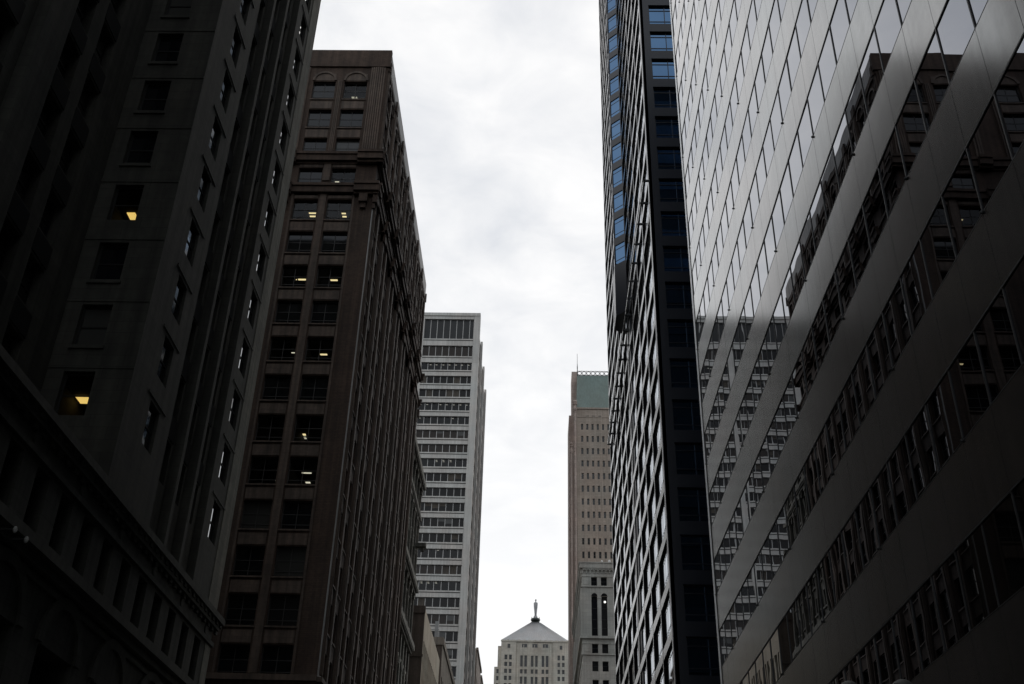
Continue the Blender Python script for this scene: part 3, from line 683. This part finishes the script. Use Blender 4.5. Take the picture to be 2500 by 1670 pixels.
# ================================================================== TAN TOWER WITH GREEN ROOF
def tan():
    st = stone('tan_brick', (.43, .36, .305), .85, .15, .2, block=(1.2, .5, .02), streak=.2); pk = stone('pink_brick', (.48, .385, .34), .85, .15, .2, block=(2.4, 1.3, .03), streak=.2)
    gn = stone('green_copper', (.20, .255, .235), .6, .08, .2, streak=.15, metal=.1); fm = flat('far_sash', (.10, .10, .09), .5); ir = flat('black_iron', (.02, .022, .022), .5)
    gp = glass('far_window_glass', (.05, .05, .05), rough=.1)
    T = thing('green_roofed_tower', 'tan brick tower with steep green copper roof and ringed iron cresting', 'tower', (11.2, 290, 0))
    Y = 290.0; F = Fr(11.25, Y, 1, 0, 0, -1); mb = MB()
    cols = [(1.33+1.58*k, 1.97+1.58*k) for k in range(14)]; rows = [(150-4.04*k-1.95, 150-4.04*k) for k in range(36)]
    hs = wall(F, mb, 0, 24.5, 0, 155.4, cols, rows, .35, st)
    mb.face([(11.25, Y, 0), (11.25, Y+33, 0), (11.25, Y+33, 155), (11.25, Y, 155)], st); mb.face([(35.7, Y, 0), (35.7, Y+33, 0), (35.7, Y+33, 155), (35.7, Y, 155)], st)
    mb.face([(11.25, Y+33, 0), (35.7, Y+33, 0), (35.7, Y+33, 155), (11.25, Y+33, 155)], st); mb.build('wall', T)
    put([win(F, a, b, c, d, .35, fm, random.choice([gp, gp, GLASS2]), (), (.5,), .08) for a, b, c, d in hs], 'window', T, limit=98)
    c_ = MB(); F.box(c_, -.2, 24.7, 155.0, 155.5, -.1, .3, st); F.box(c_, -.1, 24.6, 152.2, 152.5, -.1, .12, st)
    for k in range(3): F.box(c_, 2.8+1.9*k, 3.7+1.9*k, 152.6, 152.8, -.05, .02, ir)
    c_.build('cornice', T)
    r_ = MB(); r_.hexa([(11.25, Y, 155.5), (35.7, Y, 155.5), (35.7, Y+33, 155.5), (11.25, Y+33, 155.5), (11.75, Y+6, 170.2), (35.2, Y+6, 170.2), (35.2, Y+27, 170.2), (11.75, Y+27, 170.2)], gn)
    for i in range(56):
        x = 11.5+.43*i; r_.hexa([(x, Y-.06, 155.5), (x+.07, Y-.06, 155.5), (x+.07, Y+.1, 155.5), (x, Y+.1, 155.5), (x+.2, Y+5.9, 170.2), (x+.26, Y+5.9, 170.2), (x+.26, Y+6.1, 170.2), (x+.2, Y+6.1, 170.2)], gn)
    r_.build('roof', T)
    # iron cresting of rings
    for k in range(12):
        c_ = MB(); xc = 12.55+1.42*k; zc_ = 171.15; R, n = .62, 18
        for j in range(n):
            a, b = 2*math.pi*j/n, 2*math.pi*(j+1)/n
            P = [(xc+r*math.cos(t), zc_+r*math.sin(t)) for r in (R-.09, R+.04) for t in (a, b)]
            c_.hexa([(P[0][0], Y+6.1, P[0][1]), (P[1][0], Y+6.1, P[1][1]), (P[1][0], Y+6.25, P[1][1]), (P[0][0], Y+6.25, P[0][1]), (P[2][0], Y+6.1, P[2][1]), (P[3][0], Y+6.1, P[3][1]), (P[3][0], Y+6.25, P[3][1]), (P[2][0], Y+6.25, P[2][1])], ir)
        c_.box(xc+.66, xc+.76, Y+6.1, Y+6.2, 170.2, 172.1, ir); c_.build('cresting_ring', T)
    c_ = MB(); c_.box(11.8, 29.5, Y+6.08, Y+6.28, 170.2, 170.45, ir); c_.box(11.8, 29.5, Y+6.08, Y+6.2, 171.85, 171.95, ir); c_.build('cresting_rail', T)
    c_ = MB(); c_.lathe(11.85, Y+6.1, [(.16, 168.5), (.2, 170.5), (.12, 172.5), (.16, 173), (.07, 174.5), (.05, 178.3)], ir, 8); c_.build('spire', T)
    # stepped side wing and finial turrets on the corner
    c_ = MB(); c_.box(10.03, 11.72, Y+6, Y+14, 0, 171.6, pk); c_.box(9.15, 10.03, Y+6.5, Y+20, 0, 156.2, pk); c_.build('stepped_side_wing', T, label='pinkish stepped wall along the left side of the tower')
    for x, z, r in ((10.78, 157.2, .68), (9.62, 143.0, .5)):
        c_ = MB(); h_ = 150 if r > .6 else 120
        c_.lathe(x, Y-.3, [(r*.55, 60), (r*.55, z-3.2), (r*.95, z-2.6), (r*.95, z-2.0), (r*.6, z-1.7), (r*.6, z-1.0), (r*1.05, z-.8), (r*1.05, z-.5), (r*.6, z-.4)], pk, 14)
        n = 8; c_.lathe(x, Y-.3, [(r*math.sin(math.pi*i/n)+.01, z+.1-r*math.cos(math.pi*i/n)) for i in range(n+1)], pk, 14); c_.build('finial_turret', T)
tan()

# ================================================================== GREY ARCADED BUILDING
def grey():
    st = stone('grey_limestone', (.45, .435, .40), .85, .16, .2, block=(2.0, .9, .015), streak=.16); fm = flat('black_sash', (.02, .02, .02), .5)
    T = thing('arcaded_stone_building', 'grey limestone building with arcaded cornice and tall paired arched windows', 'building', (10, 234, 0))
    Y = 234.0; F = Fr(10, Y, 1, 0, 0, -1); gx = lambda x: (x-240)/51.5; gz = lambda y: 86-(y-165)/52.0
    mb = MB(); cols = []
    for k in range(4):
        o = 6.1*k; cols += [(gx(347)+o, gx(415)+o), (gx(460)+o, gx(528)+o)]
    rows = [(gz(438), gz(335)), (gz(1022), gz(560)), (gz(1220), gz(1115)), (gz(1422), gz(1310))]+[(gz(1620+200*k), gz(1515+200*k)) for k in range(14)]
    hs = wall(F, mb, 0, 26, 0, 84.9, cols, rows, .55, st)
    S = Fr(10, Y, 0, 1, -1, 0); sc = [(2.2+4.3*k, 4.4+4.3*k) for k in range(11)]
    hs2 = wall(S, mb, 0, 52, 0, 84.9, sc, rows, .5, st)
    mb.face([(10, 286, 0), (36, 286, 0), (36, 286, 84.9), (10, 286, 84.9)], st); top(mb, 10, 36, Y, 286, 84.8, st); mb.build('wall', T)
    c_ = MB()
    for a, b in cols: F.arch(c_, (a+b)/2, gz(560), .0, (b-a)/2, .0, .02, flat('arch_dark_glass', (.01, .01, .01), .1), 12); F.arch(c_, (a+b)/2, gz(560), (b-a)/2, (b-a)/2+.16, .0, .07, st, 12)  # dark glass filling each round window head, stone ring around it
    c_.build('arched_heads', T)
    put([win(F, a, b, c, d, .55, fm, random.choice([GLASS, GLASS, GLASS2]), (), (.55,) if d-c < 4 else (.2, .42, .7)) for a, b, c, d in hs], 'window', T, limit=60)
    put([win(S, a, b, c, d, .5, fm, GLASS, (), (.5,)) for a, b, c, d in hs2], 'side_window', T, limit=60)
    def course(nm, z0, z1, pr):
        c_ = MB(); F.box(c_, -pr, 26, z0, z1, 0, pr, st); S.box(c_, .0, 52, z0, z1, 0, pr, st); c_.build(nm, T)
    course('cornice', gz(230), gz(172), .55); course('cornice', gz(172), gz(160), .7); course('belt_course', gz(330), gz(318), .12); course('belt_course', gz(455), gz(440), .25)
    course('belt_course', gz(1058), gz(1030), .55); course('belt_course', gz(1115), gz(1100), .1); course('belt_course', gz(1242), gz(1228), .25)
    c_ = MB()
    for k in range(30):      # corbel arcade under the cornice
        u = .15+.875*k; F.arch(c_, u+.44, gz(262), .27, .44, 0, .4, st, 8); F.box(c_, u-.1, u+.1, gz(290), gz(262), 0, .3, st); F.box(c_, u, u+.88, gz(242), gz(230), 0, .42, st)
    for k in range(60): u = .15+.875*k; S.box(c_, u-.1, u+.12, gz(290), gz(232), 0, .35, st)
    c_.build('corbel_arcade', T)
    c_ = MB()
    for k in range(4):
        o = 6.1*k; F.box(c_, gx(418)+o, gx(457)+o, gz(1022), gz(590), .0, .14, st); F.box(c_, gx(412)+o, gx(462)+o, gz(590), gz(572), 0, .22, st)
        for z in (335, 1115): F.box(c_, gx(262)+o, gx(322)+o, gz(z+90), gz(z+20), 0, .07, st); F.box(c_, gx(336)+o, gx(344)+o, gz(z+104), gz(z-4), 0, .1, st); F.box(c_, gx(532)+o, gx(540)+o, gz(z+104), gz(z-4), 0, .1, st)
    for k in range(13): S.box(c_, .2+4.3*k-.35, .9+4.3*k-.3, gz(1022), gz(470), 0, .35, st)
    c_.build('pilasters', T)
    c_ = MB(); mt = flat('pale_metal', (.6, .6, .58), .4)
    c_.lathe(14.6, Y+.6, [(.06, 85.8), (.06, 86.4), (.2, 86.5), (.22, 86.8), (.05, 87)], mt, 10); c_.lathe(16.3, Y+.6, [(.08, 85.8), (.08, 86.3), (.28, 86.4), (.3, 86.9), (.05, 87.1)], mt, 10); c_.build('roof_vents', T)
    # a lit globe behind the right-hand arch
    c_ = MB(); r = .24; c_.lathe(gx(502)+10, Y+.42, [(r*math.sin(math.pi*i/8)+.01, gz(622)-r*math.cos(math.pi*i/8)) for i in range(9)], flat('globe_lamp', (1, 1, 1), emit=((1, .97, .9), 1.3)), 12); c_.build('globe_lamp', T)
grey()

# ================================================================== BLACK STEEL AND GLASS TOWER
def black():
    pt = glass('black_painted_steel', (.010, .012, .017), rough=.16, spec=.9); nv_ = glass('navy_painted_steel', (.010, .013, .022), rough=.3, spec=.5)
    gl = glass('blue_coated_glass', (.10, .185, .315), metal=1.0, rough=.015, wave=.0012, wscale=.5); mt = flat('rail_metal', (.85, .85, .84), .2, 1.0)
    gs = glass('blue_coated_glass_street', (.10, .17, .26), metal=1.0, rough=.012); bk = flat('matt_black_mullion', (.008, .008, .009), .7, spec=.15)
    T = thing('black_steel_skyscraper', 'black steel and blue glass skyscraper with a fine grid of windows', 'building', (10, 78.6, 0))
    X, Y0, Y1, Z = 10.0, 78.6, 137.3, 172.0
    S = Fr(X, Y0, 0, 1, -1, 0); N_ = Fr(X, Y0, 1, 0, 0, -1)
    fl = [24.5+3.95*k for k in range(-5, 37)]
    mb = MB()      # the glass line is set back behind the grid
    mb.box(X+.46, X+34, Y0+.42, Y1, 0, Z, nv_)
    mb.build('core_wall', T)
    fu = [.55+6.44*k for k in range(10)]
    for i, u in enumerate(fu):
        c_ = MB(); w_ = .16; S.box(c_, u-w_, u+w_, 0, Z, -.40, -.03, bk); S.box(c_, u-w_, u+w_-.02, 0, Z, -.03, .0, pt)
        if i == 4: S.box(c_, u-1.9, u+2.4, 0, 71, -.40, -.10, nv_)
        c_.build('column', T)
    c_ = MB(); S.box(c_, -.0, .2, 0, Z, -.4, -.05, nv_); N_.box(c_, 0, .95, 0, Z, -.4, 0, nv_); N_.box(c_, .32, .40, 0, Z, 0, .06, nv_); N_.box(c_, .0, .06, 0, Z, 0, .03, pt); c_.build('corner_column', T)
    nu = [.95+6.44*k for k in range(6)]
    for u in nu[1:]: c_ = MB(); N_.box(c_, u-.3, u+.3, 0, Z, -.38, -.0, nv_); c_.build('column', T)
    for z in fl:
        c_ = MB(); S.box(c_, .22, Y1-Y0, z, z+.82, -.42, -.035, bk); S.box(c_, .22, Y1-Y0, z+.01, z+.81, -.035, -.012, pt)
        c_.build('street_spandrel', T)
        c_ = MB(); N_.box(c_, .952, 34, z, z+1.12, -.42, -.02, nv_); c_.build('front_spandrel', T)
    W = []
    for z in fl[:-1]:
        z0, z1 = z+.83, z+3.94
        for a, b in zip(fu[:-1], fu[1:]): W.append(win(S, a+.17, b-.17, z0, z1, .145, bk, gs, (.25, .5, .75), (.20, .80), .07, .05, .012, slope=.010))
        for a, b in zip(nu[:-1], nu[1:]): W.append(win(N_, a+(.02 if a < 1 else .31), b-.31, z+1.13, z1, .30, nv_, gl, (.27, .52, .77), (.2, .78), .08, .07, .05))
    put(W, 'window', T, limit=98)
    # oriel with a 45 degree flank hung on the street face
    zb, d = 69.6, 1.25; pl = [(10.02, 104.0), (8.77, 105.25), (8.77, 108.2), (10.02, 109.45)]
    ob = MB(); ob.face([(x, y, zb) for x, y in pl], nv_)
    fr_ = [(pl[0], pl[1]), (pl[1], pl[2]), (pl[2], pl[3])]; OW = []
    for (p, q) in fr_:
        vx, vy = q[0]-p[0], q[1]-p[1]; ln = math.hypot(vx, vy); ux, uy = vx/ln, vy/ln; nx, ny = -uy, ux
        if nx > 0 or (nx == 0 and ny > 0): nx, ny = -nx, -ny
        if p is pl[2]: nx, ny = -abs(nx), abs(ny)
        G = Fr(p[0], p[1], ux, uy, nx, ny)
        ob.face([G.P(0, zb, 0), G.P(ln, zb, 0), G.P(ln, zb+3.5, 0), G.P(0, zb+3.5, 0)], nv_)
        hs = wall(G, ob, 0, ln, zb+3.5, Z, [(.1, ln-.1)], [(z+.95, z+3.80) for z in fl if z > zb+3.5 and z+4 < Z], .1, nv_)
        for h in hs: OW.append(win(G, *h, .1, nv_, gl, (), (.2, .78), .07, .05, .03))
    ob.build('oriel', T, label='projecting shaft of blue windows hung on the street face'); put(OW, 'oriel_window', T, limit=90)
    # window-cleaning rail along the street face
    c_ = MB(); S.box(c_, -.5, 55.8, 67.12, 67.30, .42, .56, mt)
    c_.build('maintenance_rail', T)
    for k in range(18):
        u = -.5+3.3*k; c_ = MB(); S.box(c_, u, u+.12, 67.10, 67.33, -.05, .575, flat('black_iron', (.02, .022, .022), .5))
        c_.build('rail_bracket', T)
black()

# ================================================================== MIRRORED GLASS BUILDING (right)
def mirror():
    gl = glass('mirror_glass', (.22, .23, .26), metal=1.0, rough=.004, wave=.0016, wscale=.55)
    sp = stone('satin_aluminium_panel', (.335, .335, .335), .165, .10, .25, streak=.12, bump=.0, metal=.84, spec=.5)
    sl = flat('dark_joint', (.015, .015, .015), .5); dkf = flat('dark_window_gasket', (.03, .03, .03), .4); wh = flat('pale_corner_metal', (.8, .84, .86), .3, .3)
    T = thing('mirrored_glass_building', 'mirrored glass office building with grey metal floor bands, filling the right side', 'building', (10, 20, 0))
    X, Y0, Y1, Z = 10.0, -60.0, 58.7, 99.6
    S = Fr(X, Y1, 0, -1, -1, 0)      # u runs from the far corner towards the camera
    M = 1.785; nb = int((Y1-Y0)/M)
    bands = [-1.0+4.0*k for k in range(0, 25)]      # underside of each spandrel
    mb = MB(); mb.box(X+.10, X+80, Y0, Y1-.05, 0, Z, sl); mb.build('core_wall', T)
    for z in bands:
        if z < 2: continue
        c_ = MB()
        for k in range(nb):
            S.box(c_, k*M+.009, (k+1)*M-.009, z+.05, z+2.05, -.09, random.uniform(-.001, .001), sp)
        S.box(c_, 0, nb*M, z+.0, z+.05, -.09, .006, sl); S.box(c_, 0, nb*M, z+2.05, z+2.08, -.09, .004, sl)
        c_.build('floor_band', T)
    W = []; ylamp = []
    for z in bands:
        if z < 2: z0, z1 = 0.3, 3.0
        if z < 3: continue
        z0, z1 = z+2.08, z+3.99
        for k in range(nb):
            m_ = MB(); D = -.022; t = [random.uniform(-.003, .003) for _ in range(3)]
            g_ = gl
            m_.face([S.P(k*M, z0, D+t[0]), S.P((k+1)*M, z0, D+t[1]), S.P((k+1)*M, z1, D+t[1]+t[2]), S.P(k*M, z1, D+t[0]+t[2])], g_)
            S.box(m_, k*M-.024, k*M+.024, z0, z1, D-.03, .004, dkf)
            W.append((m_, z, k))
    lit = []
    keep = []
    for m_, z, k in W:
        y = Y1-k*M
        if abs(z-7) < .1 and 21.0 < y < 25.5: lit.append((m_, k, z))
        else: keep.append(m_)
    put(keep, 'window', T, limit=92)
    for m_, k, z in lit:
        m2 = MB(); z0, z1 = z+2.08, z+3.99
        m2.face([S.P(k*M, z0, -.022), S.P((k+1)*M, z0, -.022), S.P((k+1)*M, z1, -.022), S.P(k*M, z1, -.022)], glass('smoked_glass', (.01, .01, .01), rough=.01)); S.box(m2, k*M-.024, k*M+.024, z0, z1, -.07, .004, dkf)
        m2.build('window', T)
    # corner post, buttons on the mullions
    c_ = MB(); S.box(c_, -.62, -.05, 0, Z, -.6, .02, wh); S.box(c_, -.05, 0, 0, Z, -.08, .03, dkf); c_.build('corner_post', T, label='pale metal corner post')
    bt = []
    for z in bands:
        if z < 10: continue
        for k in range(0, nb, 2):
            y = Y1-k*M
            if y < 16: continue
            m_ = MB(); r = .04; n = 8
            m_.lathe(X-.03, y, [(.012, z+2.03), (r, z+2.045), (r, z+2.1), (.012, z+2.115)], dkf, 8)
            if (k//2+int(z/4)) % 2 == 0: bt.append(m_)
    put(bt, 'facade_button', T, limit=60)
    # the far end wall, seen in the black tower's windows
    E_ = Fr(X, Y1+.62, 1, 0, 0, 1); e = MB()
    for z in bands:
        if z < 2: continue
        E_.box(e, .0, 36, z, z+2.05, -.6, 0, sp); E_.box(e, .0, 36, z+2.05, z+4, -.6, -.06, sl)
    e.build('end_wall', T)
mirror()

# ================================================================== STREET LAMPS
def lamp(x, y, zt, label):
    ir = flat('black_iron', (.02, .022, .022), .5); gb = flat('opal_globe', (.07, .07, .065), .6)
    T = thing('street_lamp', label, 'street lamp', (x, y, .14), 'street lamps along the right kerb')
    c_ = MB(); c_.lathe(x, y, [(.3, .14), (.3, .5), (.14, .8), (.09, 1.6), (.07, zt-.8), (.16, zt-.7), (.1, zt-.55)], ir, 12); c_.build('post', T)
    r = .24; g_ = MB(); g_.lathe(x, y, [(r*math.sin(math.pi*i/10)+.005, zt-r-r*math.cos(math.pi*i/10)) for i in range(11)], gb, 16); g_.build('globe', T)
lamp(7.0, 24.62, 7.84, 'street lamp with its opal globe just showing, the left one of two')
lamp(7.0, 21.04, 6.98, 'street lamp with its opal globe just showing, the right one of two')
